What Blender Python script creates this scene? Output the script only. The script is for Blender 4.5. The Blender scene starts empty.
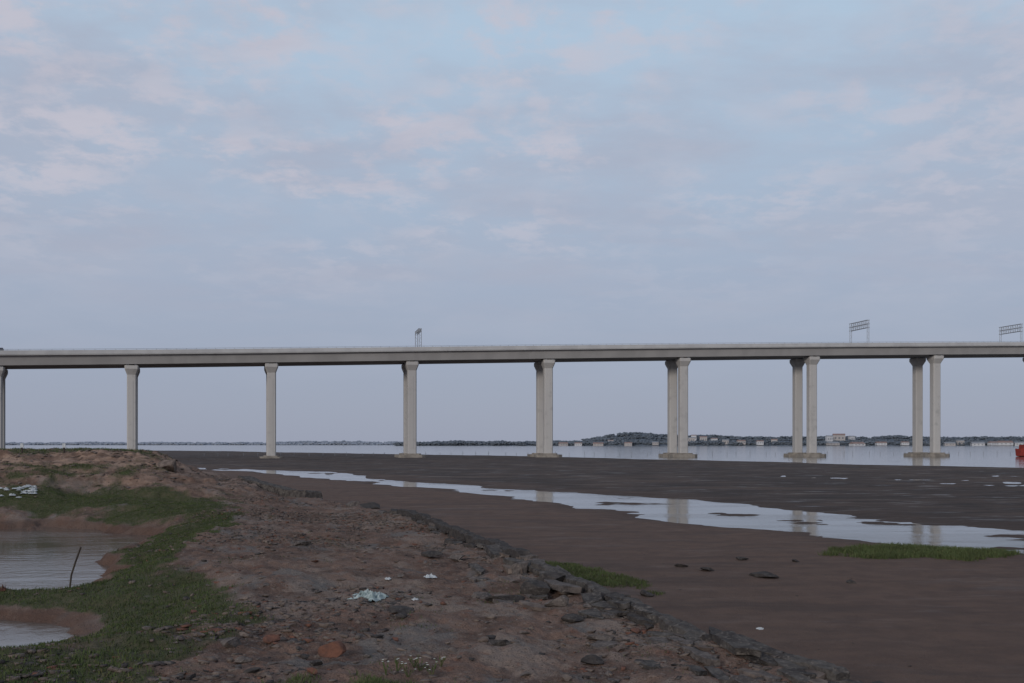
import bpy, bmesh, math, random
import numpy as np
from mathutils import Vector, noise as mn
random.seed(7); rng=np.random.default_rng(7)
S=bpy.context.scene; C=S.collection
F=995.6; HZ=444.0; CH=5.0
S.view_settings.view_transform='Standard'; S.view_settings.look='None'; S.view_settings.exposure=0

# ---------------------------------------------------------------- helpers
def tag(o,label=None,cat=None,group=None,kind=None):
    if label:o['label']=label
    if cat:o['category']=cat
    if group:o['group']=group
    if kind:o['kind']=kind
    return o
def link(name,me,mats,parent=None,smooth=False):
    o=bpy.data.objects.new(name,me); C.objects.link(o)
    if not isinstance(mats,(list,tuple)): mats=[mats]
    for m in mats: me.materials.append(m)
    if smooth:
        me.polygons.foreach_set('use_smooth',[True]*len(me.polygons))
    if parent: o.parent=parent
    return o
def empty(name,loc,rz=0):
    o=bpy.data.objects.new(name,None); C.objects.link(o); o.location=loc; o.rotation_euler=(0,0,rz); return o
def from_bm(name,bm,mats,parent=None,smooth=False):
    me=bpy.data.meshes.new(name); bm.to_mesh(me); bm.free(); return link(name,me,mats,parent,smooth)
def np_mesh(name,verts,faces,k):
    me=bpy.data.meshes.new(name); n=len(verts); f=len(faces)
    me.vertices.add(n); me.vertices.foreach_set('co',np.asarray(verts,dtype=np.float32).ravel())
    me.loops.add(f*k); me.loops.foreach_set('vertex_index',np.asarray(faces,dtype=np.int32).ravel())
    me.polygons.add(f); me.polygons.foreach_set('loop_start',np.arange(f,dtype=np.int32)*k)
    me.update(calc_edges=True); return me
def box(bm,c,s,rz=0,taper=1.0):
    x,y,z=s[0]/2,s[1]/2,s[2]/2; ca,sa=math.cos(rz),math.sin(rz); vs=[]
    for sz in(-1,1):
        t=taper if sz>0 else 1
        for sx,sy in((-1,-1),(1,-1),(1,1),(-1,1)):
            a,b=sx*x*t,sy*y*t
            vs.append(bm.verts.new((c[0]+a*ca-b*sa,c[1]+a*sa+b*ca,c[2]+sz*z)))
    for f in((3,2,1,0),(4,5,6,7),(0,1,5,4),(1,2,6,5),(2,3,7,6),(3,0,4,7)): bm.faces.new([vs[i] for i in f])
def bar(bm,a,b,w):
    a=Vector(a);b=Vector(b);d=(b-a).normalized()
    u=d.orthogonal().normalized()*w/2; v=d.cross(u).normalized()*w/2
    A=[bm.verts.new(a+p) for p in(u+v,u-v,-u-v,-u+v)];B=[bm.verts.new(b+p) for p in(u+v,u-v,-u-v,-u+v)]
    for i in range(4):
        j=(i+1)%4; bm.faces.new((A[i],B[i],B[j],A[j]))
    bm.faces.new(A); bm.faces.new(B[::-1])
def sm(a,b,x):
    t=np.clip((x-a)/(b-a),0,1); return t*t*(3-2*t)
def vn(x,y,seed=0):
    x=np.asarray(x,dtype=np.float64);y=np.asarray(y,dtype=np.float64)
    xi=np.floor(x);yi=np.floor(y);fx=x-xi;fy=y-yi
    fx=fx*fx*(3-2*fx);fy=fy*fy*(3-2*fy);xi=xi.astype(np.int64);yi=yi.astype(np.int64)
    def h(a,b):
        v=(a*374761393+b*668265263+seed*974634777)&0xffffffff
        v=((v^(v>>13))*1274126177)&0xffffffff; v=v^(v>>16)
        return (v&0xffff)/65535.0
    return (h(xi,yi)*(1-fx)+h(xi+1,yi)*fx)*(1-fy)+(h(xi,yi+1)*(1-fx)+h(xi+1,yi+1)*fx)*fy
def fbm(x,y,sc,o=4,seed=0):
    r=0;a=.5;t=0
    for i in range(o):
        r=r+a*vn(x*sc+i*17.3,y*sc-i*9.1,seed+i); t+=a; a*=.5; sc*=2.03
    return r/t*2-1
# ---------------------------------------------------------------- materials
def nodes(m):
    m.use_nodes=True; nt=m.node_tree; return nt,nt.nodes['Principled BSDF']
def N(nt,t,**k):
    n=nt.nodes.new(t)
    for a,b in k.items(): setattr(n,a,b)
    return n
def mixc(nt,fac,a,b,mode='MIX'):
    n=N(nt,'ShaderNodeMix',data_type='RGBA',blend_type=mode)
    for s,v in((0,fac),(6,a),(7,b)):
        if isinstance(v,bpy.types.NodeSocket): nt.links.new(v,n.inputs[s])
        elif s==0: n.inputs[0].default_value=v
        else: n.inputs[s].default_value=(*v,1)
    return n.outputs[2]
def noise(nt,vec,sc,det=5,rough=.55,dist=0,scale3=None):
    if scale3:
        mp=N(nt,'ShaderNodeMapping'); mp.inputs['Scale'].default_value=scale3
        nt.links.new(vec,mp.inputs[0]); vec=mp.outputs[0]
    n=N(nt,'ShaderNodeTexNoise'); nt.links.new(vec,n.inputs['Vector'])
    n.inputs['Scale'].default_value=sc;n.inputs['Detail'].default_value=det;n.inputs['Roughness'].default_value=rough;n.inputs['Distortion'].default_value=dist
    return n.outputs[0]
def ramp(nt,f,lo,hi,a=0.0,b=1.0):
    n=N(nt,'ShaderNodeMapRange'); n.interpolation_type='SMOOTHSTEP'
    nt.links.new(f,n.inputs[0]); n.inputs[1].default_value=lo;n.inputs[2].default_value=hi;n.inputs[3].default_value=a;n.inputs[4].default_value=b
    return n.outputs[0]
def math_(nt,op,a,b=None):
    n=N(nt,'ShaderNodeMath',operation=op)
    for i,v in enumerate((a,b)):
        if v is None: continue
        if isinstance(v,bpy.types.NodeSocket): nt.links.new(v,n.inputs[i])
        else: n.inputs[i].default_value=v
    return n.outputs[0]
def attr(nt,name):
    return N(nt,'ShaderNodeAttribute',attribute_name=name).outputs['Fac']
def nmat(name,c1,c2,sc=1.0,rough=.85,bump=.3,bsc=8,bdist=.03,scale3=None,spec=.3,c3=None):
    m=bpy.data.materials.new(name); nt,p=nodes(m)
    pos=N(nt,'ShaderNodeNewGeometry').outputs['Position']
    col=mixc(nt,ramp(nt,noise(nt,pos,sc,6,.6,0,scale3),.35,.65),c1,c2)
    if c3: col=mixc(nt,ramp(nt,noise(nt,pos,sc*3.1,4,.6),.52,.7),col,c3)
    nt.links.new(col,p.inputs['Base Color']); p.inputs['Roughness'].default_value=rough
    p.inputs['Specular IOR Level'].default_value=spec
    if bump:
        b=N(nt,'ShaderNodeBump'); b.inputs['Strength'].default_value=bump; b.inputs['Distance'].default_value=bdist
        nt.links.new(noise(nt,pos,bsc,6,.65),b.inputs['Height']); nt.links.new(b.outputs[0],p.inputs['Normal'])
    return m
M={}
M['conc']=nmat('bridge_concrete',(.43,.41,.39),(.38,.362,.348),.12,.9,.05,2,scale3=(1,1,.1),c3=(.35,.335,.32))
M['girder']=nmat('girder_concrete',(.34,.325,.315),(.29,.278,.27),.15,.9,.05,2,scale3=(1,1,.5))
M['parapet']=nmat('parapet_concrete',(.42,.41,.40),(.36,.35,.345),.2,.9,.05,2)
M['foot']=nmat('footing_concrete',(.27,.24,.205),(.17,.15,.13),.5,.9,.2,2)
M['asphalt']=nmat('asphalt',(.05,.05,.05),(.06,.06,.06),1)
M['steel']=nmat('galvanised_steel',(.31,.325,.35),(.26,.275,.30),2,.6,0)
M['rock']=nmat('grey_rock',(.13,.108,.096),(.066,.055,.05),5,.95,.9,16,.04,c3=(.18,.152,.132),spec=.15)
M['dark']=nmat('dark_wet_rock',(.062,.053,.048),(.032,.028,.027),5,.9,.9,16,.04,spec=.15,c3=(.095,.082,.073))
M['red']=nmat('red_rock',(.17,.08,.055),(.10,.055,.043),6,.95,.8,20,.03,spec=.1)
M['wall']=nmat('weathered_wall',(.10,.088,.079),(.042,.036,.034),3.2,.95,1.0,11,.06,c3=(.16,.138,.12),spec=.15)
M['slab']=nmat('weathered_slab',(.17,.133,.11),(.09,.068,.058),4,.95,.9,14,.03,spec=.15)
M['white']=nmat('white_plastic',(.50,.51,.51),(.34,.36,.37),6,.6,.4,12,.02)
M['aqua']=nmat('pale_green_plastic',(.36,.41,.40),(.17,.22,.21),9,.55,.5,10,.03)
M['wood']=nmat('wet_wood',(.07,.055,.04),(.04,.03,.025),5,.8,.3,20,.01)
M['stake']=nmat('grey_stake',(.24,.25,.27),(.20,.21,.23),5,.8,0)
def grassmat(name,a,b,c):
    m=bpy.data.materials.new(name); nt,p=nodes(m)
    pos=N(nt,'ShaderNodeNewGeometry').outputs['Position']
    col=mixc(nt,ramp(nt,noise(nt,pos,.9,4),.38,.62),a,b)
    col=mixc(nt,ramp(nt,noise(nt,pos,6,3),.52,.70),col,c)
    nt.links.new(col,p.inputs['Base Color']); p.inputs['Roughness'].default_value=.85; p.inputs['Specular IOR Level'].default_value=.1
    return m
M['grass']=grassmat('bank_grass',(.066,.088,.032),(.048,.062,.025),(.10,.094,.046))
M['marsh']=grassmat('marsh_grass',(.080,.102,.040),(.058,.072,.03),(.11,.108,.05))

# ---------------------------------------------------------------- terrain
def seg_sd(x,y,P,W=None):
    best=np.full(np.shape(x),1e9); sg=np.zeros(np.shape(x)); w=np.zeros(np.shape(x))
    for i in range(len(P)-1):
        ax,ay=P[i];bx,by=P[i+1];dx,dy=bx-ax,by-ay;L=dx*dx+dy*dy
        t=np.clip(((x-ax)*dx+(y-ay)*dy)/L,0,1)
        ex=x-(ax+t*dx);ey=y-(ay+t*dy);d=np.hypot(ex,ey)
        c=dx*(y-ay)-dy*(x-ax); u=d<best
        best=np.where(u,d,best);sg=np.where(u,np.sign(c),sg)
        if W is not None: w=np.where(u,W[i]+(W[i+1]-W[i])*t,w)
    return (best*sg,w) if W is not None else best*sg
def poly_sd(x,y,P):
    best=np.full(np.shape(x),1e9); ins=np.zeros(np.shape(x),bool)
    for i in range(len(P)):
        ax,ay=P[i];bx,by=P[(i+1)%len(P)];dx,dy=bx-ax,by-ay
        t=np.clip(((x-ax)*dx+(y-ay)*dy)/(dx*dx+dy*dy),0,1)
        best=np.minimum(best,np.hypot(x-(ax+t*dx),y-(ay+t*dy)))
        cr=((ay>y)!=(by>y)); xx=ax+(y-ay)*dx/(dy if dy else 1e-9)
        ins^=(cr&(x<xx))
    return np.where(ins,-best,best)
WALL=[(14,-12),(9.5,4),(5.4,15.8),(3.6,19.3),(2.1,24.2),(0.1,32.6),(-6,53),(-13,68),(-22,88),(-33,104),(-70,135),(-200,220),(-900,500)]
CHAN=[(-75,215),(-52,191),(-38,176),(-19,136),(-5,112),(5,97),(9.6,86),(15.5,71.5),(21,60),(27,51),(42,40),(80,25)]
CW=[0.5,4,4.6,2.0,2.4,4.2,5.0,5.2,5.4,5.8,6.2,7]
SHORE=[(190,30),(135,140),(103,207),(59,311),(-5,415),(-223,711),(-900,1300),(-4000,3000)]
POND=[(-12.6,28.3),(-14,33),(-15.1,41),(-17.5,47.5),(-21.5,51.2),(-30,52),(-50,50),(-50,30),(-25,27.6),(-16,27.8)]
POOL=[(-9.6,21.0),(-10.6,23.8),(-14,25.4),(-34,25.0),(-34,19.4),(-12,19.4)]
PZ=0.6
def fields(x,y):
    s=seg_sd(x,y,WALL)+.5*fbm(x,y,.35,3,5)
    mud=.12+.09*fbm(x,y,.09,4,1)+.05*fbm(x,y,.6,4,2)
    d,w=seg_sd(x,y,CHAN,CW); c=np.abs(d)+3.6*fbm(x*.6,y,.16,5,9)-w
    bar_=sm(.10,.40,fbm(x*.5+y*.12,y,.24,4,14))
    mud=mud-.28*(1-sm(-2.0,3.8,c))+(1-sm(-3,2,c))*(.10*fbm(x,y,.6,4,10)+.20*bar_)
    g=np.exp(-(((x-62)/38)**2+((y-132)/38)**2))
    mud=mud-g*(.088+.085*fbm(x*.35,y,.30,4,15)+.05*fbm(x*.5,y,1.1,3,16))
    sh=-seg_sd(x,y,SHORE)+14*fbm(x,y,.02,4,12)
    mud=mud*(1-sm(-10,10,sh))+(.02-.02*np.clip(sh,-10,150))*sm(-10,10,sh)
    bank=1.25+.50*sm(1,13,s)+.16*fbm(x,y,.22,4,21)+.15*fbm(x,y,1.1,4,22)+.07*fbm(x,y,4.0,3,23)
    mx=x+.34*(y-70)+1.6*fbm(x,y,.25,3,31)
    my=y+3*fbm(x,y,.2,3,32)
    mound=(sm(-15.5,-21,mx)*.40+sm(-20.5,-27.0,mx)*.60)*sm(55,68,my)*(1-sm(92,110,y))
    bank=bank+2.55*mound+.26*fbm(x,y,.5,4,33)*mound+.34*np.abs(fbm(x,y,1.1,4,34))*np.sqrt(mound)
    bank=bank+.10*np.sin(bank*9+2*fbm(x,y,.3,3,35))*np.clip(mound*4,0,1)*(1-mound*.7)
    pa=poly_sd(x,y,POND)+.8*fbm(x,y,.9,4,43)+1.1*fbm(x,y,.4,4,41)
    pb=poly_sd(x,y,POOL)+.7*fbm(x,y,.7,4,44)
    pd=np.minimum(pa,pb)
    lim=np.minimum(np.where(pa>0,PZ+.22*sm(0,.5,pa)+.26*pa,PZ+.12*pa),np.where(pb>0,PZ+.08*sm(0,.4,pb)+.21*pb,PZ+.12*pb))
    bank=np.minimum(bank,lim+.07*fbm(x,y,2.0,3,42)*sm(-.2,.6,pd)) 
    bank=bank+1.5*(1-sm(2,9.5,np.hypot(x,y)))
    b=sm(-1.2,.2,s)
    z=mud*(1-b)+bank*b
    return z,s,c,sh,pd,mound,mud
def H(x,y):
    return float(fields(np.array([float(x)]),np.array([float(y)]))[0][0])
def hit(px,py):
    t=np.concatenate([np.linspace(6,140,2600),np.linspace(140,900,1200)])
    x=(px-512)/F*t; z=CH-(py-HZ)/F*t
    h=fields(x,t)[0]; i=np.argmax(z<=h) if (z<=h).any() else -1
    return Vector((x[i],t[i],h[i]))
r=np.concatenate([np.geomspace(1.5,11,60),np.geomspace(11,130,760)[1:],np.geomspace(130,9000,150)[1:]])
a=np.radians(np.linspace(-56,56,1100))
R,A=np.meshgrid(r,a,indexing='ij'); X=R*np.sin(A);Y=R*np.cos(A)
z,s,c,sh,pd,mound,mud=fields(X,Y)
nr,na=X.shape; idx=np.arange(nr*na).reshape(nr,na)
fc=np.stack([idx[:-1,:-1],idx[:-1,1:],idx[1:,1:],idx[1:,:-1]],-1).reshape(-1,4)
def gmask(x,y,s,pd,mound):
    n=fbm(x,y,.35,4,51); n2=fbm(x,y,1.5,4,52); n3=fbm(x,y,.8,4,53)
    ring=sm(.45,1.1,pd)*(1-sm(2.9,4.3,pd+1.4*n))*sm(-24,-16,x-0.12*(y-30))*(1-sm(54,62,y))*sm(14,18,y)
    link_=np.exp(-(((x+18.5)/3.0)**2+((y-53)/4.5)**2))*1.5
    band=np.exp(-(((x+25)/5.4)**2+((y-56.5)/2.8)**2))*1.6
    top=sm(.70,.95,mound)*sm(64,72,y)*(.75+n)
    front=np.exp(-(((x+30)/6)**2+((y-62)/3.0)**2))*(.6+n)
    left=sm(.4,1.2,pd)*(1-sm(18,20,y))*sm(-4.2,-6.2,x)*sm(9,12,y)*(.8+.9*n)
    g=np.maximum.reduce([ring*(1.15+.6*n),band*(.95+.6*n),link_*(.95+.5*n),top,left,front])
    return np.clip(g+(.55*n2+.45*n3)*(g>.05),0,1)*sm(.3,1.5,s)*sm(.3,.8,pd)
G=gmask(X,Y,s,pd,mound)
me=np_mesh('ground',np.stack([X,Y,z],-1).reshape(-1,3),fc,4)
def fattr(nm,v):
    q=me.attributes.new(nm,'FLOAT','POINT'); q.data.foreach_set('value',np.asarray(v,dtype=np.float32).ravel())
fattr('bank',sm(-.9,.4,s)); fattr('grass',G)
fattr('far',sm(-4,16,seg_sd(X,Y,CHAN)))
fattr('chan',1-sm(-.5,6,c)); fattr('mound',np.clip(mound*sm(.02,.2,mound),0,1))
fattr('shorewet',(1-sm(.15,1.3,pd)))
gm=bpy.data.materials.new('ground_mud_and_earth'); nt,p=nodes(gm)
pos=N(nt,'ShaderNodeNewGeometry').outputs['Position']
n1=noise(nt,pos,.12,6,.6); n2=noise(nt,pos,.9,6,.65); n3=noise(nt,pos,6,5,.7); n4=noise(nt,pos,28,3,.6); n5=noise(nt,pos,.3,6,.7,.4,(.35,1.3,1)); n6=noise(nt,pos,.07,6,.65,.3,(.5,1.5,1))
mudn=mixc(nt,ramp(nt,n2,.35,.68),(.138,.090,.069),(.108,.072,.057))
mudn=mixc(nt,ramp(nt,n5,.46,.66,0,.7),mudn,(.080,.057,.048))
mudn=mixc(nt,ramp(nt,n3,.55,.75,0,.6),mudn,(.07,.051,.044))
mudf=mixc(nt,ramp(nt,n1,.35,.65),(.092,.067,.055),(.056,.044,.039))
mudf=mixc(nt,ramp(nt,n5,.45,.6),mudf,(.046,.037,.034))
mudf=mixc(nt,ramp(nt,n6,.48,.62,0,.8),mudf,(.105,.075,.060))
mudc=mixc(nt,attr(nt,'far'),mudn,mudf)
mudc=mixc(nt,math_(nt,'MULTIPLY',attr(nt,'chan'),.6),mudc,(.052,.041,.037))
bk=mixc(nt,ramp(nt,n2,.40,.60),(.185,.120,.092),(.105,.068,.053))
bk=mixc(nt,ramp(nt,noise(nt,pos,.28,6,.65,.4),.50,.62,0,.85),bk,(.225,.175,.145))
bk=mixc(nt,ramp(nt,noise(nt,pos,.45,5,.6,.6,(1.3,.8,1)),.54,.66,0,.75),bk,(.150,.140,.130))
bk=mixc(nt,ramp(nt,noise(nt,pos,2.3,5,.6,.5),.55,.68,0,.6),bk,(.165,.082,.058))
bk=mixc(nt,ramp(nt,n3,.53,.67,0,.65),bk,(.235,.188,.156))
bk=mixc(nt,ramp(nt,n4,.55,.65,0,.7),bk,(.055,.041,.035))
mdc=mixc(nt,ramp(nt,n2,.4,.6),(.35,.235,.170),(.16,.10,.072))
mdc=mixc(nt,ramp(nt,noise(nt,pos,1.0,5,.6,.3,(.3,.3,3.5)),.47,.62,0,.65),mdc,(.12,.075,.056))
bk=mixc(nt,attr(nt,'mound'),bk,mdc)
bk=mixc(nt,ramp(nt,attr(nt,'shorewet'),0,1,0,.75),bk,(.105,.062,.046))
gc=mixc(nt,ramp(nt,n3,.4,.65),(.054,.066,.027),(.080,.074,.040))
bk=mixc(nt,ramp(nt,attr(nt,'grass'),.2,.75,0,.9),bk,gc)
col=mixc(nt,attr(nt,'bank'),mudc,bk)
nt.links.new(col,p.inputs['Base Color'])
wetn=noise(nt,pos,.35,6,.7,0,(.4,1.2,1))
ro=math_(nt,'SUBTRACT',.95,math_(nt,'MULTIPLY',math_(nt,'MULTIPLY',ramp(nt,wetn,.52,.66,0,.56),ramp(nt,attr(nt,'far'),0,1,.5,1)),math_(nt,'SUBTRACT',1.0,attr(nt,'bank'))))
nt.links.new(ro,p.inputs['Roughness']); p.inputs['Specular IOR Level'].default_value=.14
b1=N(nt,'ShaderNodeBump'); b1.inputs['Strength'].default_value=.9; b1.inputs['Distance'].default_value=.11
nt.links.new(n3,b1.inputs['Height'])
b2=N(nt,'ShaderNodeBump'); b2.inputs['Strength'].default_value=.9; b2.inputs['Distance'].default_value=.045
nt.links.new(n4,b2.inputs['Height']); nt.links.new(b1.outputs[0],b2.inputs['Normal']); nt.links.new(b2.outputs[0],p.inputs['Normal'])
tag(link('ground',me,gm,smooth=True),kind='structure')

# ---------------------------------------------------------------- water
def watermat(name,base,rough,bs,bd,sc3,sc=1.5,lo=.15,hi=1.6):
    m=bpy.data.materials.new(name); nt,p=nodes(m)
    pos=N(nt,'ShaderNodeNewGeometry').outputs['Position']
    p.inputs['Base Color'].default_value=(*base,1); p.inputs['Roughness'].default_value=rough; p.inputs['IOR'].default_value=1.33
    b=N(nt,'ShaderNodeBump'); b.inputs['Strength'].default_value=bs; b.inputs['Distance'].default_value=bd
    h=noise(nt,pos,sc,5,.65,0,sc3)
    h=math_(nt,'MULTIPLY',h,ramp(nt,noise(nt,pos,.12,4,.6,.3,(.5,1.4,1)),.40,.62,lo,hi))
    nt.links.new(h,b.inputs['Height']); nt.links.new(b.outputs[0],p.inputs['Normal'])
    return m
wm=watermat('tidal_water',(.09,.085,.08),.07,.5,.03,(1,1,1),1.5,.1,1.3)
def sheet(name,pts,zz,m):
    bm=bmesh.new(); bm.faces.new([bm.verts.new((x,y,zz)) for x,y in pts]); o=from_bm(name,bm,m); return tag(o,kind='structure')
sheet('tidal_water',[(-14000,80),(-60,80),(-20,60),(0,45),(12,25),(40,8),(14000,8),(14000,14000),(-14000,14000)],0.0,wm)
pm=watermat('pond_water',(.10,.08,.066),.07,.7,.035,(1,1,1),2.2,.2,1.2)
sheet('pond_water',[(-7.5,17.5),(-7.5,21),(-8.0,24),(-9,28),(-11,34),(-12,42),(-15,51),(-22,56),(-60,58),(-60,16)],PZ,pm)

# ---------------------------------------------------------------- bridge
PP=[(-4,317),(134,334),(272,346),(411.5,356),(548,366),(683,377),(811,388),(935,398),(1052,409)]
TOP=[350,349.3,348.3,347.2,346,344.8,343.4,342.3,341.5]
px_=np.array([(q[0]-512)/F*q[1] for q in PP]);py_=np.array([q[1] for q in PP],float)
tz_=np.array([CH+(HZ-t)/F*(q[1]-5) for t,q in zip(TOP,PP)])
px_=np.concatenate([[px_[0]-80,px_[0]-40],px_,[px_[-1]+50,px_[-1]+100]])
py_=np.concatenate([[274,297],py_,[py_[-1]+11,py_[-1]+22]])
tz_=np.concatenate([[tz_[0]-4,tz_[0]-2],tz_,[tz_[-1]+1.2,tz_[-1]+2.4]])
cy=np.polyfit(px_,py_,4);cz=np.polyfit(px_,tz_,3)
def cl(x): return float(np.polyval(cy,x)),float(np.polyval(cz,x))
def frame(x):
    dy=cl(x+.5)[0]-cl(x-.5)[0]; n=Vector((-dy,1,0)).normalized(); return n
XS=np.arange(px_[0]-22,px_[-1]+22,3.0)
def sweep(name,sec,m,parent,off,closed=True):
    bm=bmesh.new(); rings=[]
    for x in XS:
        y,zt=cl(x); n=frame(x)
        rings.append([bm.verts.new((x+n.x*(u+off),y+n.y*(u+off),zt+v)) for u,v in sec])
    k=len(sec)
    for i in range(len(rings)-1):
        for j in range(k): bm.faces.new((rings[i][j],rings[i+1][j],rings[i+1][(j+1)%k],rings[i][(j+1)%k]))
    bm.faces.new(rings[0][::-1]);bm.faces.new(rings[-1])
    return from_bm(name,bm,m,parent)
def chbox(bm,w,d,z0,z1,ch,w2=None,d2=None):
    def ring(w,d,z):
        a,b=w/2,d/2
        return [bm.verts.new(v) for v in((-a+ch,-b,z),(a-ch,-b,z),(a,-b+ch,z),(a,b-ch,z),(a-ch,b,z),(-a+ch,b,z),(-a,b-ch,z),(-a,-b+ch,z))]
    A=ring(w,d,z0);B=ring(w2 or w,d2 or d,z1)
    for i in range(8): bm.faces.new((A[i],A[(i+1)%8],B[(i+1)%8],B[i]))
    bm.faces.new(A[::-1]);bm.faces.new(B)
PAR=1.25; GD=3.3
def make_bridge(label,off):
    root=empty('viaduct',(0,0,0)); tag(root,label,'bridge')
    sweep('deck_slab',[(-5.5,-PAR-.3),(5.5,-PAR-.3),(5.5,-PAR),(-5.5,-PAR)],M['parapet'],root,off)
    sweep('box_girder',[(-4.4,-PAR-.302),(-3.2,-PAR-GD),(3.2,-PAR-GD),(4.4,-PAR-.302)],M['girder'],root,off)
    for sgn in(-1,1):
        a0,a1=sorted((sgn*5.62,sgn*5.2))
        pr=sweep('parapet',[(a0,-PAR+.003),(a0+.08,0),(a1-.08,0),(a1,-PAR+.003)],M['parapet'],root,off)
        bm=bmesh.new()
        for i in range(0,len(XS)-1):
            x=XS[i];y,zt=cl(x);n=frame(x);u=off+(a0+a1)/2
            x2=XS[i+1];y2,zt2=cl(x2);n2=frame(x2)
            bar(bm,(x+n.x*u,y+n.y*u,zt-.02),(x+n.x*u,y+n.y*u,zt+.34),.10)
            bar(bm,(x+n.x*u,y+n.y*u,zt+.34),(x2+n2.x*u,y2+n2.y*u,zt2+.34),.08)
        from_bm('handrail',bm,M['steel'],pr)
    sweep('road_surface',[(-5.15,-PAR+.006),(5.15,-PAR+.006),(5.15,-PAR+.05),(-5.15,-PAR+.05)],M['asphalt'],root,off)
    for i,x in enumerate(px_):
        y,zt=cl(x);n=frame(x)
        cx,cyy=x+n.x*off,y+n.y*off; rz=math.atan2(n.y,n.x)-math.pi/2
        zb=zt-PAR-GD; W_=3.0 if x<-60 else 3.2
        b=bmesh.new(); chbox(b,W_,3.0,.9,zb-3.4,.35)
        for sg in(-1,1): box(b,(0,sg*1.52,(zb-2)/2),(.9,.12,zb-9))
        pr=from_bm('pier',b,M['conc'],root); pr.location=(cx,cyy,0); pr.rotation_euler=(0,0,rz)
        b=bmesh.new(); chbox(b,W_,3.0,zb-3.4,zb-1.5,.35,4.4,5.6); chbox(b,4.4,5.6,zb-1.5,zb-.35,.35)
        from_bm('pier_cap',b,M['conc'],pr)
        for sx in(-1,1):
            for sy in(-1,1):
                b=bmesh.new(); box(b,(sx*1.3,sy*2,zb-.17),(.9,.9,.34)); from_bm('bearing_pad',b,M['steel'],pr)
        k=.8 if x<-60 else 1
        b=bmesh.new(); chbox(b,9.6*k,8.2*k,-3,1.15 if k==1 else .6,1.6*k); chbox(b,6.2*k,5.6*k,1.15 if k==1 else .6,1.6 if k==1 else .95,.8*k)
        from_bm('footing',b,M['foot'],pr)
    return root
make_bridge('long pale concrete viaduct nearer the viewer, carried on tall square piers across the mudflat',0)
make_bridge('second concrete viaduct running close behind the front one, its piers showing beside the front piers',11.6)

def gantry(px,toppx,label,wide,Lh=13.0):
    x=(px-512)/F*370
    for _ in range(6): x=(px-512)/F*(cl(x)[0]-5)
    y,zt=cl(x); n=frame(x); rz=math.atan2(n.y,n.x)
    root=empty('sign_gantry',(x+n.x*-5.4,y+n.y*-5.4,zt),rz); tag(root,label,'gantry')
    ht=toppx*.385
    for u in(0,Lh):
        b=bmesh.new(); 
        for w in(-.4,.4): bar(b,(u,w,-.2),(u,w,ht),.15)
        k=int(ht/1.2)
        for i in range(k): bar(b,(u,-.4 if i%2 else .4,i*1.2),(u,.4 if i%2 else -.4,(i+1)*1.2),.06)
        from_bm('post',b,M['steel'],root)
    b=bmesh.new(); h2=2.9 if wide else 1.0
    for w in(-.45,.45):
        for zz in((ht,ht-h2,ht-h2/2) if wide else (ht,ht-h2)): bar(b,(-.4,w,zz),(Lh+.4,w,zz),.15)
        k=9
        for i in range(k+1):
            u=Lh*i/k; bar(b,(u,w,ht-h2),(u,w,ht),.09)
            if i<k: bar(b,(u,w,ht-h2 if i%2 else ht),(u+Lh/k,w,ht if i%2 else ht-h2),.07)
    for i in range(10): bar(b,(Lh*i/9,-.45,ht),(Lh*i/9,.45,ht),.07)
    from_bm('truss_beam',b,M['steel'],root)
gantry(865,23,'grey lattice gantry over the viaduct above the third pier pair from the right end',1,12.6)
gantry(1018,19,'grey lattice gantry over the viaduct, rightmost, near the right edge of the photo',1,12)
gantry(417,17,'slim grey gantry seen nearly end-on above the fourth pier from the left',0,11)

def lorry(px):
    x=(px-512)/F*318; y,zt=cl(x); n=frame(x)
    root=empty('lorry',(x+n.x*-2,y+n.y*-2,zt-PAR+.05),math.atan2(n.y,n.x)-math.pi/2)
    tag(root,'dark lorry driving on the viaduct at the far left edge of the photo','lorry')
    mt=nmat('dark_lorry_paint',(.05,.055,.07),(.04,.045,.06),2,.5,0); tm=nmat('tyre',(.02,.02,.02),(.03,.03,.03),2,.9,0)
    b=bmesh.new(); box(b,(-1.2,0,1.75),(6,2.4,1.8)); bmesh.ops.bevel(b,geom=b.edges[:],offset=.06,segments=1); from_bm('cargo_box',b,mt,root)
    b=bmesh.new(); box(b,(2.9,0,1.5),(1.9,2.3,1.8),0,.88); from_bm('cab',b,mt,root)
    b=bmesh.new(); box(b,(3.72,0,1.8),(.3,1.9,.7)); from_bm('windscreen',b,tm,root)
    for wx in(-3,-1.8,2.7):
        for wy in(-1.05,1.05):
            b=bmesh.new(); bmesh.ops.create_cone(b,cap_ends=True,segments=14,radius1=.48,radius2=.48,depth=.3)
            o=from_bm('wheel',b,tm,root); o.rotation_euler=(math.pi/2,0,0); o.location=(wx,wy,.48)
lorry(-8)

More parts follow.
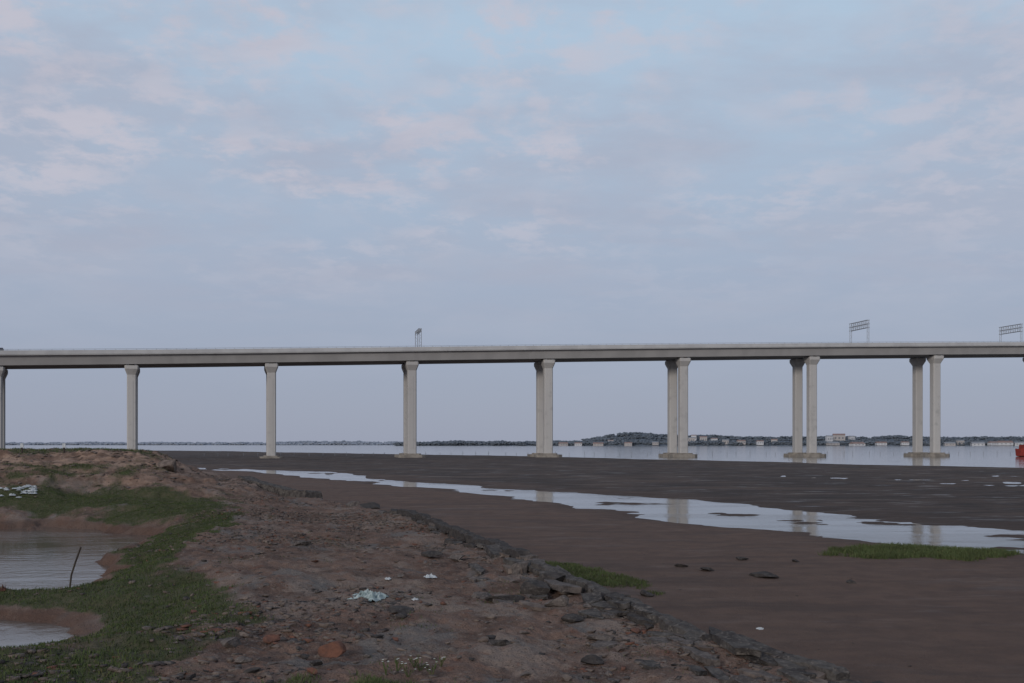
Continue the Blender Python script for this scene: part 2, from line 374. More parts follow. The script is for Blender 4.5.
# ---------------------------------------------------------------- red boat
def boat():
    root=empty('fishing_boat',((1031-512)/F*400,400,0),math.radians(12))
    tag(root,'red steel work boat afloat beyond the mud at the right edge of the photo','boat')
    red=nmat('red_hull_paint',(.27,.035,.025),(.20,.028,.022),1,.8,0); wh=nmat('cream_cabin_paint',(.4,.38,.36),(.35,.33,.31),2,.6,0); dk=nmat('dark_glass',(.03,.03,.035),(.02,.02,.02),2,.2,0)
    b=bmesh.new(); secs=[(-6,1.6,.1,3.2),(-3,1.95,-.3,2.9),(1,2,-.35,2.9),(4,1.3,-.25,3.2),(6.2,.12,.2,3.8)]; rg=[]
    for x,w,k,t in secs: rg.append([b.verts.new(v) for v in((x,-w,t),(x,-w*.8,.3),(x,0,k),(x,w*.8,.3),(x,w,t),(x,w*.9,t-.35),(x,-w*.9,t-.35))])
    for i in range(len(rg)-1):
        for j in range(7): b.faces.new((rg[i][j],rg[i][(j+1)%7],rg[i+1][(j+1)%7],rg[i+1][j]))
    b.faces.new(rg[0][::-1]);b.faces.new(rg[-1]); bmesh.ops.recalc_face_normals(b,faces=b.faces[:]); from_bm('hull',b,red,root)
    b=bmesh.new(); box(b,(-3,0,3.7),(3.4,2.4,2.0),0,.94); cb=from_bm('cabin',b,red,root)
    b=bmesh.new(); box(b,(-3,0,4.77),(3.7,2.7,.12)); from_bm('cabin_roof',b,wh,cb)
    for wx in(-4,-3,-2):
        b=bmesh.new(); box(b,(wx,-1.18,4.0),(.6,.08,.55)); from_bm('window',b,dk,cb)
    b=bmesh.new(); bar(b,(.6,0,2.6),(.6,0,5.9),.12); bar(b,(.6,0,5.5),(3.6,0,3.5),.05); from_bm('mast',b,wh,root)
boat()

for i in range(64):
    px=205+i*13+random.uniform(-3,3); Yd=470+random.uniform(-4,4)+ (1024-px)*-.08
    x=(px-512)/F*Yd
    b=bmesh.new(); bar(b,(0,0,-1.5),(random.uniform(-.15,.15),0,1.4+random.uniform(-.4,.5)),.11); bar(b,(-.3,0,1.0),(.3,0,1.05),.07)
    o=from_bm('fishing_stake',b,M['stake']); o.location=(x,Yd,0)
    tag(o,'thin grey net stake standing in the water beyond the viaduct','stake','net stakes in the bay beyond the viaduct')

# ---------------------------------------------------------------- far shore
def shore(name,prof,Y0,tree,haze_col1,haze_col2,wlabel,depth=500,n=1500,ts=9):  # aerial haze is painted into both base colours, greyed and blued
    k=F/Y0; pxs=np.array([q[0] for q in prof],float); hs=np.array([max(.8,(HZ-q[1])/k+CH-tree) for q in prof])
    xs=np.linspace(pxs[0],pxs[-1],260); hh=np.interp(xs,pxs,hs)
    v=[];f=[]; rows=[(0,-.5),(10,.06),(60,.25),(180,.65),(320,1),(depth,.9),(depth+200,-.2)]
    for d,q in rows:
        for a_,h in zip(xs,hh): v.append(((a_-512)/F*(Y0),Y0+d, (h*q if q>0 else q)+ (0 if q<0 else 1.2)))
    W=len(xs)
    for i in range(len(rows)-1):
        for j in range(W-1): f.append((i*W+j,i*W+j+1,(i+1)*W+j+1,(i+1)*W+j))
    m=nmat(name+'_haze_earth',haze_col2,haze_col1,.01,.95,0,spec=0.0)
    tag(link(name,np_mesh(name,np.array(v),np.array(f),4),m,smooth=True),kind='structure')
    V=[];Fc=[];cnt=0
    wmat=nmat(name+'_haze_woods',haze_col1,haze_col2,.03,.95,0,spec=0.0)
    for i in range(n):
        u=random.uniform(xs[0],xs[-1]); d=random.choice((8,12,20,60,150,260,320))+random.uniform(-5,30)
        h=float(np.interp(u,xs,hh)); q=np.interp(d,[z[0] for z in rows],[z[1] for z in rows]); q=max(q,0)
        if mn.noise(Vector((u*.05,3,0)))<-.28 and random.random()<.7: continue
        hgt=tree*(.8+.35*mn.noise(Vector((u*.04,d*.01,5))))*random.uniform(.75,1.1); cx=(u-512)/F*Y0
        for t in range(9):
            rr=ts*random.uniform(.25,.6); c0=np.array([cx+random.uniform(-1,1)*ts,Y0+d+random.uniform(-4,4),h*q+1+hgt*random.uniform(.15,.9)])
            pts=rng.normal(size=(6,3)); pts/=np.linalg.norm(pts,axis=1)[:,None]
            oc=np.array([(1,0,0),(-1,0,0),(0,1,0),(0,-1,0),(0,0,1),(0,0,-1)])+.35*pts
            V.append(c0+oc*rr*np.array([1.4,1,.55]))
            for t3 in((0,2,4),(2,1,4),(1,3,4),(3,0,4),(2,0,5),(1,2,5),(3,1,5),(0,3,5)): Fc.append([cnt+t_ for t_ in t3])
            cnt+=6
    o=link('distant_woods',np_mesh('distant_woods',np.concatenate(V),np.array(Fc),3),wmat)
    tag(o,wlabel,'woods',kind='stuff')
    return lambda u,d:(float(np.interp(u,xs,hh))*max(0,float(np.interp(d,[z[0] for z in rows],[z[1] for z in rows])))+1.2)
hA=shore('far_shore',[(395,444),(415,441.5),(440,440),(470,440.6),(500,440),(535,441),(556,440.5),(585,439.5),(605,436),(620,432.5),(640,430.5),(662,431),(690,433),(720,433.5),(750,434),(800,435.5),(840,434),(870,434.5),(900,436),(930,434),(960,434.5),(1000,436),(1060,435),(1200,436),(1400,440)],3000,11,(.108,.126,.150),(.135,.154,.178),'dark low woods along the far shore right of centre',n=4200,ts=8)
hB=shore('distant_coast',[(-300,442.4),(0,442.4),(60,441.8),(150,442),(260,442),(290,440.6),(350,441),(400,441.6),(430,443)],4600,8,(.235,.262,.31),(.255,.282,.33),'faint hazy woods on the distant coast at the left',n=1400,ts=12)  # farther coast: paler still, more haze in its colours
roofs=[nmat('roof_rust',(.24,.16,.14),(.20,.14,.125),.1,.9,0),nmat('roof_grey',(.24,.245,.26),(.20,.205,.22),.1,.9,0)]
walls=[nmat('wall_white',(.50,.50,.51),(.42,.42,.44),.1,.9,0),nmat('wall_cream',(.38,.35,.335),(.32,.30,.295),.1,.9,0)]
winm=nmat('window_dark',(.14,.145,.16),(.13,.135,.15),.1,.4,0)
def house(u,d,w,h,wm_,rm,label,group):
    Y0=3000; x=(u-512)/F*(Y0); zz=hA(u,d)-1.5
    root=empty('house',(x,Y0+d-18,zz),random.uniform(-.3,.3)); tag(root,label,'house',group)
    dp=w*.6
    b=bmesh.new(); box(b,(0,0,h/2),(w,dp,h)); wl=from_bm('wall',b,wm_,root)
    b=bmesh.new(); e=w/2+.6; q=dp/2+.6; vs=[b.verts.new(v) for v in((-e,-q,h+.02),(e,-q,h+.02),(e,q,h+.02),(-e,q,h+.02),(-e,0,h+w*.14),(e,0,h+w*.14))]
    for f in((0,1,5,4),(2,3,4,5),(0,4,3),(1,2,5),(3,2,1,0)): b.faces.new([vs[i] for i in f])
    from_bm('roof',b,rm,root)
    for k in range(3):
        b=bmesh.new(); box(b,(-w*.3+k*w*.3,-dp/2-.05,h*.6),(w*.12,.2,h*.28)); from_bm('window',b,winm,root)
hs=[(563,6,26,7),(578,6,22,7),(598,6,30,6),(612,60,16,10),(628,8,22,8),(655,10,18,8),(672,6,26,7)]
for u,d,w,h in hs: house(u,d,w,h,random.choice(walls),random.choice(roofs),'small pale waterfront house below the wooded hill on the far shore','houses below the hill on the far shore')
for u,d,w,h in [(694,60,20,17),(700,120,16,20),(708,90,22,17),(717,60,18,15),(727,40,20,12),(742,30,24,11),(760,20,20,11),(778,60,18,13)]: house(u,d,w,h,random.choice(walls),random.choice(roofs),'pale village house between the sixth and seventh pier pairs on the far shore','village houses right of the hill')
house(838,100,20,20,walls[0],roofs[1],'tall white building left end of the block cluster on the far shore',None)
house(850,120,36,22,walls[1],roofs[0],'wide cream building with rust roof in the middle of the far shore cluster',None)
house(862,110,18,19,walls[0],roofs[1],'white building right end of the block cluster on the far shore',None)
for u,d,w,h in [(832,10,34,6),(856,8,40,6),(880,10,30,7),(905,20,22,8),(948,8,30,7),(962,30,20,12),(976,8,36,7),(992,10,28,8),(1004,12,40,8),(1018,8,30,8)]: house(u,d,w,h,random.choice(walls),random.choice(roofs),'low pale waterfront building behind the rightmost piers on the far shore','low waterfront buildings on the far shore at right')

# ---------------------------------------------------------------- grass
def blades(name,n,sampler,hh,ww,mat,label,cat='grass'):
    P=sampler(n); n=len(P); an=rng.uniform(0,2*math.pi,n); la=rng.uniform(0,2*math.pi,n); h=hh*rng.uniform(.35,1.15,n); le=h*rng.uniform(.2,1.1,n)
    dx=np.cos(an)*ww*rng.uniform(.6,1.4,n);dy=np.sin(an)*ww
    b0=P+np.stack([-dx,-dy,-.02+0*dx],-1);b1=P+np.stack([dx,dy,-.02+0*dx],-1)
    lx,ly=np.cos(la)*le,np.sin(la)*le
    mdl=P+np.stack([lx*.35-dx*.7,ly*.35-dy*.7,h*.6],-1);mdr=P+np.stack([lx*.35+dx*.7,ly*.35+dy*.7,h*.6],-1)
    tp=P+np.stack([lx,ly,h],-1)
    V=np.stack([b0,b1,mdr,mdl,tp],1).reshape(-1,3); i=np.arange(n)[:,None]*5
    Fc=np.concatenate([i+np.array([0,1,2]),i+np.array([0,2,3]),i+np.array([3,2,4])])
    return tag(link(name,np_mesh(name,V,Fc,3),mat),label,cat,kind='stuff')
def samp_mask(x0,x1,y0,y1,fn,lo=.3):
    def f(n):
        x=rng.uniform(x0,x1,n*4);y=rng.uniform(y0,y1,n*4)
        zz,s_,c_,_,pd_,mo_,_=fields(x,y); m=fn(x,y,s_,pd_,mo_); k=rng.uniform(lo,1,n*4)<m
        return np.stack([x,y,zz],-1)[k][:n]
    return f
blades('bank_grass',150000,samp_mask(-34,-4,10,66,gmask,.3),.07,.009,M['grass'],'short dull green grass in patches on the bank around the pond')
blades('mound_grass',16000,samp_mask(-48,-19,60,95,gmask),.13,.02,M['grass'],'thin grass on top of the eroded earth mound')
def ell(cx,cy_,rx,ry,rot=0):
    def fn(x,y,s_,pd_,mo_):
        dx,dy=x-cx,y-cy_; ca,sa=math.cos(rot),math.sin(rot); u=(dx*ca+dy*sa)/rx;v=(-dx*sa+dy*ca)/ry
        d=u*u+v*v+.8*fbm(x,y,.8,4,61); return np.clip(1.3*(1-sm(.5,1.25,d)),0,1)
    return fn
blades('marsh_grass_patch',24000,samp_mask(12,26,36,54,ell(18.3,44.6,4.1,3.2)),.23,.015,M['marsh'],'long low patch of green marsh grass at the edge of the tidal channel')
blades('wall_foot_grass',22000,samp_mask(-3,8,28,46,ell(2.6,37.0,4.6,1.5,math.radians(112))),.11,.013,M['marsh'],'small strip of green grass on the mud beside the broken wall')
def clump(x,y,s_,pd_,mo_):
    return np.exp(-((y-13.6-.3*np.sin(x*2))/.55)**2)*np.clip(.8+1.2*fbm(x,y,1.2,3,71),0,1)*sm(-4.0,-2.5,x)*(1-sm(1.9,2.6,x))
blades('foreground_grass',30000,samp_mask(-5,4,12.4,15.4,clump,.1),.11,.005,M['marsh'],'fresh green grass blades along the bottom edge of the photo')
def sparse(x,y,s_,pd_,mo_):
    return np.clip(fbm(x,y,.5,4,81)*2.2-.3,0,.8)*sm(.5,2,s_)*sm(1,3,pd_)
blades('sparse_bank_grass',18000,samp_mask(-14,5,12,50,sparse),.06,.006,M['grass'],'sparse dry grass tufts scattered over the rubble bank')

# ---------------------------------------------------------------- stones, rubble
def rock_mesh(sx,sy,sz,seed,ang=.13,sub=3):
    bm=bmesh.new(); bmesh.ops.create_icosphere(bm,subdivisions=sub,radius=1)
    rd=random.Random(seed); planes=[]
    for i in range(9):
        v=Vector((rd.gauss(0,1),rd.gauss(0,1),rd.gauss(0,1))).normalized(); planes.append((v,rd.uniform(.35,.68)))
    o=Vector((seed*3.7,seed*1.3,0))
    for v in bm.verts:
        c0=v.co.copy()
        for pn,dd in planes:
            k=c0.dot(pn)
            if k>dd: c0-=pn*(k-dd)
        c0*=1.35+ang*mn.fractal(c0*2.2+o,1,2,4)
        v.co=Vector((c0.x*sx,c0.y*sy,c0.z*sz))
    return bm
def stone(px,py,w,h,mat,label,name='stone',cat='stone',group=None,d=None,sink=.25):
    P=hit(px,py); k=F/P.y; wx=w/k/2; hz=h/k/2
    bm=rock_mesh(wx*1.2,(d/k/2 if d else wx*.9)*1.2,hz*1.35,random.randint(1,999))
    o=from_bm(name,bm,mat); o.location=(P.x,P.y,P.z+hz*(1-sink)); o.rotation_euler=(0,0,random.uniform(-.4,.4))
    return tag(o,label,cat,group)
def plate(l,w,h,rd):
    bm=bmesh.new(); box(bm,(0,0,0),(l,w,h))
    for k in range(rd.randint(3,5)):
        an=rd.uniform(0,6.28); n=Vector((math.cos(an),math.sin(an),rd.uniform(-.4,.4))).normalized()
        p0=Vector((n.x*l*.5*rd.uniform(.55,.85),n.y*w*.5*rd.uniform(.55,.85),0))
        g=bmesh.ops.bisect_plane(bm,geom=bm.verts[:]+bm.edges[:]+bm.faces[:],plane_co=p0,plane_no=n,clear_outer=True)
        ed=[e_ for e_ in g['geom_cut'] if isinstance(e_,bmesh.types.BMEdge)]
        if ed: bmesh.ops.holes_fill(bm,edges=ed)
    bmesh.ops.triangulate(bm,faces=bm.faces[:]); bmesh.ops.subdivide_edges(bm,edges=bm.edges[:],cuts=2,use_grid_fill=True)
    s0=rd.uniform(0,99)
    for v in bm.verts: v.co+=mn.noise_vector(v.co*3+Vector((s0,0,0)))*.045+mn.noise_vector(v.co*11+Vector((s0,0,0)))*.016
    return bm
D,RK,RD=M['dark'],M['rock'],M['red']
named=[(761,577,24,5,D,'largest dark flat stone lying on the open brown mud'),
(709,571,12,4,D,'dark stone on the mud just left of the largest mud stone'),
(742,560,8,3,D,'small stone on the mud above the largest mud stone'),
(681,567,9,3,D,'small dark stone on the mud left of the pair of stones'),
(645,596,12,5,D,'dark stone on the mud beside the lower grass strip'),
(795,562,8,3,D,'small dark stone on the mud nearest the marsh grass patch'),
(850,583,10,3,D,'low dark lump on the mud below the marsh grass patch'),
(331,655,20,12,RD,'rusty red stone on the bank near the bottom of the photo'),
(271,643,12,6,RD,'small red stone left of the rusty red stone'),
(229,647,18,8,RK,'grey stone on the bank low at left of the red stones'),
(396,613,24,6,D,'black flat stone on the bank below the plastic sheet'),
(300,545,14,5,RK,'dull clod on the bank in the left middle distance'),
(372,508,20,5,D,'black rock cluster top at the far end of the bank wall'),
(352,506,14,4,RK,'grey rock beside the black rock at the far end of the wall'),
(518,574,16,16,RK,'upright pale boulder at the head of the boulder heap'),
(536,596,26,13,D,'large dark boulder at the centre of the boulder heap'),
(557,606,18,10,RK,'grey boulder at the right foot of the boulder heap'),
(505,602,26,8,D,'wide dark boulder at the left foot of the boulder heap'),
(553,585,20,11,D,'dark boulder leaning on the wall behind the heap'),
(480,598,22,6,RK,'grey rock on the bank left of the boulder heap'),
(430,557,16,5,D,'dark rock on the bank inside the upper wall section'),
(456,560,18,5,RK,'grey rock on the bank close to the upper wall section'),
(500,645,18,6,D,'dark stone on the lower bank left of the fallen slabs'),
(598,640,20,6,RK,'grey stone on the lower bank between the fallen slabs'),
(595,664,18,7,D,'dark stone near the bottom of the photo under the slabs'),
(575,622,18,6,D,'dark rock beside the wall just below the boulder heap'),
(168,470,18,10,M['slab'],'brown squarish block standing on the end of the earth mound')]
for q in named: stone(*q)
Pw=np.array(WALL)
def wx_(yy): return float(np.interp(yy,Pw[:,1][1:8],Pw[:,0][1:8]))
GL='dark broken stone tumbled along the line of the broken wall'
for i in range(22):
    yy=14+55*random.random()**1.3; x=wx_(yy)+random.gauss(-.35,.5)
    sz=random.uniform(.05,.12)
    bm=rock_mesh(sz,sz*random.uniform(.7,1.1),sz*random.uniform(.4,.7),i+50,sub=2)
    o=from_bm('stone',bm,random.choice([D,D,RK])); o.location=(x,yy,H(x,yy)+sz*.1); o.rotation_euler=(random.uniform(-.3,.3),random.uniform(-.3,.3),random.uniform(0,6))
    tag(o,GL,'stone','stones tumbled along the broken wall')
rdp=random.Random(5)
for i in range(90):  # broken concrete slabs along the collapsed sea wall
    t=(i+rdp.random())/90; yy=13.5+42*t**1.25; x=wx_(yy)+rdp.gauss(-.25,.24)
    big=1.25 if 25<yy<35 else 1
    l=rdp.uniform(.8,2.1)*big; wd=rdp.uniform(.25,.5)*big; h=rdp.uniform(.08,.15)*big
    o=from_bm('broken_slab',plate(l,wd,h,rdp),rdp.choice([D,D,M['wall'],M['wall'],M['slab'],RK])); o.location=(x,yy,H(x-.2,yy)+h*.45+rdp.uniform(-.02,.06)*big)
    o.rotation_euler=(rdp.uniform(-.12,.12),rdp.uniform(-.14,.10),math.radians(107 if yy<30 else 106)+rdp.gauss(0,.16))
    tag(o,'dark flat broken concrete slab lying in the collapsed line of the sea wall','concrete slab','broken slabs in the collapsed sea wall line')
BL='small weathered stone lying loose on the brown bank'
for i in range(110):
    px=random.uniform(170,640); py=random.uniform(520,680)
    if px>440+(py-520)*1.9: continue
    P=hit(px,py); sz=random.uniform(.05,.13)
    bm=rock_mesh(sz,sz*.8,sz*.45,i+150,sub=2)
    o=from_bm('stone',bm,random.choice([D,RK,RK,M['slab'],M['slab'],M['slab'],RD])); o.location=(P.x,P.y,P.z+sz*.1); o.rotation_euler=(0,0,random.uniform(0,6))
    tag(o,BL,'stone','loose stones scattered on the bank')
def rubble(n,fn,x0,x1,y0,y1,s0,s1,mats,name,label):
    x=rng.uniform(x0,x1,n*3);y=rng.uniform(y0,y1,n*3); zz,s_,c_,_,pd_,mo_,_=fields(x,y)
    k=rng.uniform(0,1,n*3)<fn(x,y,s_,pd_,mo_); x,y,zz=x[k][:n],y[k][:n],zz[k][:n]; n=len(x)
    sz=s0*(s1/s0)**rng.uniform(0,1,n)**1.7
    base=np.array([(-1,-1,-1),(1,-1,-1),(1,1,-1),(-1,1,-1),(-1,-1,1),(1,-1,1),(1,1,1),(-1,1,1)],float)
    V=base[None]*(1+rng.uniform(-.4,.2,(n,8,3)))*np.stack([rng.uniform(.7,1.5,n),rng.uniform(.5,1.1,n),rng.uniform(.15,.42,n)],-1)[:,None]*sz[:,None,None]
    an=rng.uniform(0,6.28,n);ca,sa=np.cos(an)[:,None],np.sin(an)[:,None]
    V=np.stack([V[:,:,0]*ca-V[:,:,1]*sa,V[:,:,0]*sa+V[:,:,1]*ca,V[:,:,2]+V[:,:,0]*rng.uniform(-.25,.25,(n,1))],-1)
    V+=np.stack([x,y,zz+sz*.08],-1)[:,None]
    q=np.array([(3,2,1,0),(4,5,6,7),(0,1,5,4),(1,2,6,5),(2,3,7,6),(3,0,4,7)])
    Fc=(np.arange(n)[:,None,None]*8+q[None]).reshape(-1,4)
    me=np_mesh(name,V.reshape(-1,3),Fc,4); o=link(name,me,mats)
    me.polygons.foreach_set('material_index',np.repeat(rng.integers(0,len(mats),n),6).astype(np.int32))
    return tag(o,label,'rubble',kind='stuff')
def rb(x,y,s_,pd_,mo): 
    n=fbm(x,y,.25,4,91); return sm(.1,.9,s_)*sm(.8,2.4,pd_)*np.clip(sm(-.08,.26,n)+.3*np.exp(-s_/2.0),.07,1)
rubble(30000,rb,-16,8,11,62,.013,.085,[M['rock'],M['dark'],M['slab'],M['slab'],M['rock'],M['slab'],M['slab'],M['rock'],M['slab'],M['red']],'fine_rubble','fine flat brick and stone rubble strewn over the brown bank')
rubble(4000,lambda x,y,s_,pd_,mo:sm(.05,.4,mo)*.8,-45,-16,50,82,.03,.14,[M['slab'],M['slab'],M['rock']],'mound_rubble','earth clods and small stones on the eroded mound')
rubble(600,lambda x,y,s_,pd_,mo:(1-sm(-.9,-.4,s_))*np.clip(.1+1.5*fbm(x,y,.25,3,95),0,1)*np.exp(s_/9),-2,26,18,60,.015,.05,[M['dark'],M['rock']],'mud_pebbles','tiny dark pebbles scattered on the brown mud')

# ---------------------------------------------------------------- broken sea wall
def wall_seg(x0,y0,x1,y1,w,h,label,seed,mat=None,dz=0,tilt=0,name='seawall_section',cat='wall',group=None):
    L=math.hypot(x1-x0,y1-y0); n=max(8,int(L/.10)); bm=bmesh.new(); rings=[]
    prof=[(-w/2,0),(-w/2,.35),(-w/2,.7),(-w/2.2,1),(-w/6,1.03),(w/6,1),(w/2.2,1),(w/2,.7),(w/2,.35),(w/2,0)]
    dx,dy=(x1-x0)/L,(y1-y0)/L; mx,my=(x0+x1)/2,(y0+y1)/2
    zs=[]
    for i in range(n+1):
        t=i/n; x=x0+(x1-x0)*t;y=y0+(y1-y0)*t; zs.append(max(H(x,y),H(x-.25,y)))
    zs=np.convolve(np.pad(zs,6,mode='edge'),np.ones(13)/13,'valid')
    for i in range(n+1):
        t=i/n; x=x0+(x1-x0)*t;y=y0+(y1-y0)*t; rr=[]
        ero=.85+.30*mn.fractal(Vector((t*L*.5,seed,0)),1,2,5); ero=max(.25,ero)*(1 if 0<i<n else .7)
        wob=.10*mn.fractal(Vector((t*L*.4,seed,7)),1,2,3)
        for u,v in prof:
            zz=-1.0+(h*ero+1.0)*v+dz+tilt*u
            q=Vector((x+dy*u-mx+wob,y-dx*u-my,zs[i]+zz-zs[n//2])); q+=mn.noise_vector(Vector((q.x*2.2,q.y*2.2,q.z*2.2+seed)))*.05+mn.noise_vector(q*7)*.022
            rr.append(bm.verts.new(q))
        rings.append(rr)
    k=len(prof)
    for i in range(n):
        for j in range(k-1): bm.faces.new((rings[i][j],rings[i][j+1],rings[i+1][j+1],rings[i+1][j]))
    bm.faces.new(rings[0][::-1]);bm.faces.new(rings[-1]); bmesh.ops.recalc_face_normals(bm,faces=bm.faces[:])
    o=from_bm(name,bm,mat or M['wall']); o.location=(mx,my,zs[n//2]); return tag(o,label,cat,group)
wl=[((7.6,9.5),(5.35,15.9),.36,.17,'nearest low section of broken sea wall running out at the bottom right'),
((5.32,16.0),(3.68,19.1),.36,.18,'second nearest section of the low dark sea wall'),
((3.62,19.2),(2.28,23.4),.38,.20,'third section of the dark sea wall, below the boulder heap'),
((2.25,23.5),(0.75,29.3),.42,.26,'broken section of sea wall at the right foot of the boulder heap'),
((0.4,31.0),(-1.6,38.2),.48,.38,'eroded dark wall section just beyond the boulder heap'),
((-1.65,38.3),(-3.9,45.8),.48,.36,'long dark wall section in the middle distance'),
((-3.95,45.9),(-5.9,52.4),.48,.34,'farthest upright wall section before the black rocks')]
for i,(p0,p1,w,h,lb) in enumerate(wl): wall_seg(*p0,*p1,w,h,lb,i*5.1+1,M['wall'] if i<4 else D)
wall_seg(-19.8,74,-13.6,68.5,1.5,.42,'large brown tilted slab at the far end of the wall by the mudflat',44,M['wall'],.1,.1,'broken_slab','concrete slab')
for i in range(44):  # more broken concrete slabs, fallen flat on the bank side
    yy=rdp.uniform(13.5,29); x=wx_(yy)-rdp.uniform(.5,2.6); h=rdp.uniform(.05,.10)
    o=from_bm('broken_slab',plate(rdp.uniform(.6,1.8),rdp.uniform(.2,.5),h,rdp),rdp.choice([M['slab'],M['wall'],M['rock']])); o.location=(x,yy,H(x,yy)+h*.3); o.rotation_euler=(rdp.uniform(-.1,.1),rdp.uniform(-.1,.1),math.atan2(4,-1.3)+rdp.uniform(-.2,.2))
    tag(o,'flat broken concrete slab lying on the bank along the inner side of the wall','concrete slab','fallen slabs along the inner side of the wall')

# ---------------------------------------------------------------- litter
def crumple(px,py,w,h,mat,name,label,cat='litter',group=None,seed=1,dep=None):
    P=hit(px,py); k=F/P.y; wx=w/k; hh=h/k; dd=dep or wx*1.3
    n=30; bm=bmesh.new(); g=[]
    for i in range(n):
        for j in range(n):
            u,v=i/(n-1)-.5,j/(n-1)-.5
            e=max(0,1-(2*math.hypot(u,v))**2)
            q=Vector((u*6,v*6,seed))
            zz=hh*(.75*e**.6*(.3+1.3*abs(mn.fractal(q,1,2,4)))+.16*mn.noise(q*3))
            rr=1+.45*mn.noise(Vector((math.atan2(v,u+1e-6)*1.3,seed,0)))
            g.append(bm.verts.new((u*wx*rr*(.75+.5*(1-abs(v))*.6),v*dd*rr,zz-.01)))
    for i in range(n-1):
        for j in range(n-1):
            ci,cj=(i+.5)/(n-1)-.5,(j+.5)/(n-1)-.5
            if math.hypot(ci,cj)<.48: bm.faces.new((g[i*n+j],g[(i+1)*n+j],g[(i+1)*n+j+1],g[i*n+j+1]))
    bmesh.ops.delete(bm,geom=[v for v in bm.verts if not v.link_faces],context='VERTS')
    o=from_bm(name,bm,mat); o.location=P; return tag(o,label,cat,group)
crumple(369,598,38,10,M['aqua'],'plastic_sheet','crumpled pale green and white plastic sheet on the bank',seed=3)
crumple(430,577,13,4,M['white'],'plastic_bag','small whitish plastic bag on the bank right of the pale sheet',seed=8)
crumple(760,629,8,3,M['white'],'plastic_bag','tiny white plastic scrap on the open mud near the wall',seed=12)
crumple(612,604,7,3,M['white'],'plastic_bag','white scrap caught beside the wall on the mud side',seed=15)
crumple(388,580,7,3,M['white'],'plastic_bag','small white scrap just above the pale plastic sheet',seed=22)
crumple(415,600,7,3,M['white'],'plastic_bag','small white scrap right of the pale plastic sheet',seed=25)
for i in range(22):
    crumple(random.uniform(0,36),random.uniform(486,498),random.uniform(4,10),random.uniform(1.5,3),M['white'],'plastic_scrap','white scrap of rubbish in the litter patch at the left edge','litter','white litter patch at the left edge below the mound',seed=30+i)
crumple(3,592,7,8,M['red'],'rusty_tin','orange brown lump at the pond edge on the left border of the photo',seed=60)

P0=hit(68,588); b=bmesh.new(); 
pts=[Vector((0,0,-.4)),Vector((.09,0,.35)),Vector((.20,.02,.72)),Vector((.33,.04,1.10))]
for q0,q1 in zip(pts[:-1],pts[1:]): bar(b,q0,q1,.038)
o=from_bm('wooden_stake',b,M['wood']); o.location=P0; tag(o,'thin wooden stick leaning out of the pond water','stick')
for px,py,lb in((64,450,'white topped marker post standing on the earth mound'),(22,450,'low white marker post on the mound, left one')):
    P=hit(px,py+3); root=empty('marker_post',P); tag(root,lb,'post')
    b=bmesh.new(); bar(b,(0,0,-.2),(0,0,.35),.1); from_bm('shaft',b,M['wood'],root)
    b=bmesh.new(); box(b,(0,0,.5),(.22,.22,.3),.3,.8); from_bm('top',b,M['white'],root)
fm=nmat('flower_white',(.6,.6,.55),(.5,.5,.42),8,.8,0)
for i,(px,py) in enumerate([(386,672),(397,669),(408,674),(420,668),(432,673),(441,664),(414,664)]):
    P=hit(px,min(py+4,682)); root=empty('flowering_weed',P); tag(root,'small weed with tiny white flowers near the bottom edge of the photo','plant','white flowering weeds near the bottom edge')
    b=bmesh.new(); tips=[]
    for k in range(7):
        a_=random.uniform(0,6.28); l=random.uniform(.05,.14); tpt=Vector((math.cos(a_)*l,math.sin(a_)*l,random.uniform(.10,.22))); bar(b,(0,0,-.02),tpt*.6+Vector((0,0,.02)),.006); bar(b,tpt*.6+Vector((0,0,.02)),tpt,.005); tips.append(tpt)
        md=tpt*.55; q=Vector((-math.sin(a_),math.cos(a_),0))*.014
        b.faces.new([b.verts.new(md),b.verts.new(md+q+tpt*.12),b.verts.new(md+tpt*.3),b.verts.new(md-q+tpt*.12)])
    from_bm('stem',b,M['marsh'],root)
    for t_ in tips[:4]:
        b=bmesh.new()
        for k in range(5):
            a_=k*1.2566; u=Vector((math.cos(a_),math.sin(a_),.3))*.02; v=Vector((-math.sin(a_),math.cos(a_),0))*.009
            b.faces.new([b.verts.new(t_),b.verts.new(t_+u*.6+v),b.verts.new(t_+u),b.verts.new(t_+u*.6-v)])
        from_bm('flower',b,fm,root)

# ---------------------------------------------------------------- sky, sun, camera
w=bpy.data.worlds.new('World'); S.world=w; w.use_nodes=True; nt=w.node_tree; bg=nt.nodes['Background']
EL=math.radians(16)
sk=N(nt,'ShaderNodeTexSky'); sk.sky_type='NISHITA'; sk.sun_disc=False; sk.sun_elevation=EL
tc=N(nt,'ShaderNodeTexCoord').outputs['Generated']; sp=N(nt,'ShaderNodeSeparateXYZ'); nt.links.new(tc,sp.inputs[0])
zc=math_(nt,'MAXIMUM',sp.outputs[2],0.0); zp=math_(nt,'ADD',zc,.16)
cb=N(nt,'ShaderNodeCombineXYZ'); nt.links.new(math_(nt,'DIVIDE',sp.outputs[0],zp),cb.inputs[0]); nt.links.new(math_(nt,'DIVIDE',sp.outputs[1],zp),cb.inputs[1])
gr=N(nt,'ShaderNodeValToRGB'); nt.links.new(zc,gr.inputs[0]); e=gr.color_ramp.elements
def L(r,g,b): return tuple(((c/255)/12.92 if c/255<=.04045 else ((c/255+.055)/1.055)**2.4) for c in(r,g,b))+(1,)
e[0].position=0; e[0].color=L(154,161,180); e[1].position=1; e[1].color=L(160,178,206)
for pz,cc in((.06,(156,165,185)),(.16,(163,175,196)),(.26,(170,187,208)),(.38,(177,198,219))): x_=gr.color_ramp.elements.new(pz); x_.color=L(*cc)
base=gr.outputs[0]
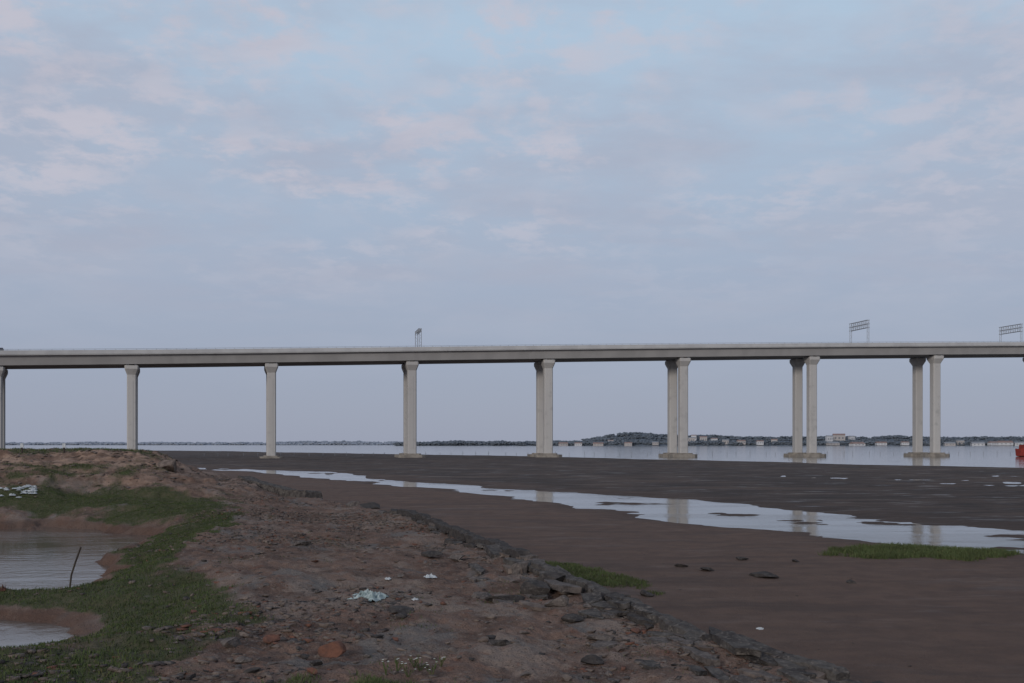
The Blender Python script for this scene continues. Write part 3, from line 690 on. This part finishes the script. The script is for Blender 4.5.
nA=noise(nt,cb.outputs[0],1.6,4,.5,.2,(1,1.1,1)); nB=noise(nt,cb.outputs[0],6.5,7,.60,.2,(1,1.0,1)); nC=noise(nt,cb.outputs[0],1.3,6,.58,.2); nD=noise(nt,cb.outputs[0],16,5,.6,.2)
lay=ramp(nt,nC,.42,.64,0,.75)
hgt=ramp(nt,zc,.03,.2)
c1=mixc(nt,math_(nt,'MULTIPLY',lay,hgt),base,L(171,178,196)[:3])
nBD=math_(nt,'ADD',math_(nt,'MULTIPLY',nB,.72),math_(nt,'MULTIPLY',nD,.28))
pk=math_(nt,'MULTIPLY',math_(nt,'MULTIPLY',ramp(nt,nBD,.44,.60),ramp(nt,nA,.38,.58,.12,1)),ramp(nt,zc,.10,.28,0,.9))
pk=math_(nt,'MULTIPLY',pk,ramp(nt,sp.outputs[0],-.25,.45,1.0,.65))
c2=mixc(nt,pk,c1,L(197,195,207)[:3])
hz=math_(nt,'MULTIPLY',ramp(nt,noise(nt,cb.outputs[0],2.4,6,.6,.2,(.6,1.3,1)),.44,.7),ramp(nt,zc,.04,.16,0,.42))
c3=mixc(nt,hz,c2,L(168,172,190)[:3])
sks=N(nt,'ShaderNodeVectorMath',operation='SCALE'); nt.links.new(sk.outputs[0],sks.inputs[0]); sks.inputs['Scale'].default_value=.09
fin=mixc(nt,.95,sks.outputs[0],c3)
nt.links.new(fin,bg.inputs['Color']); bg.inputs['Strength'].default_value=1.0
sl=bpy.data.lights.new('sun','SUN'); sl.energy=1.5; sl.angle=math.radians(12); sl.color=(1,.94,.88)
so=bpy.data.objects.new('sun',sl); C.objects.link(so)
sd=Vector((-.42*math.cos(EL),-.9*math.cos(EL),math.sin(EL))).normalized(); so.rotation_euler=sd.to_track_quat('Z','Y').to_euler()
sk.sun_rotation=math.atan2(sd.x,sd.y)
cd=bpy.data.cameras.new('camera'); co=bpy.data.objects.new('camera',cd); C.objects.link(co)
cd.lens=35; cd.sensor_width=36; cd.clip_end=30000; cd.clip_start=.1
co.location=(0,0,CH); co.rotation_euler=(math.pi/2,0,0); cd.shift_y=(HZ-341.5)/1024
S.camera=co
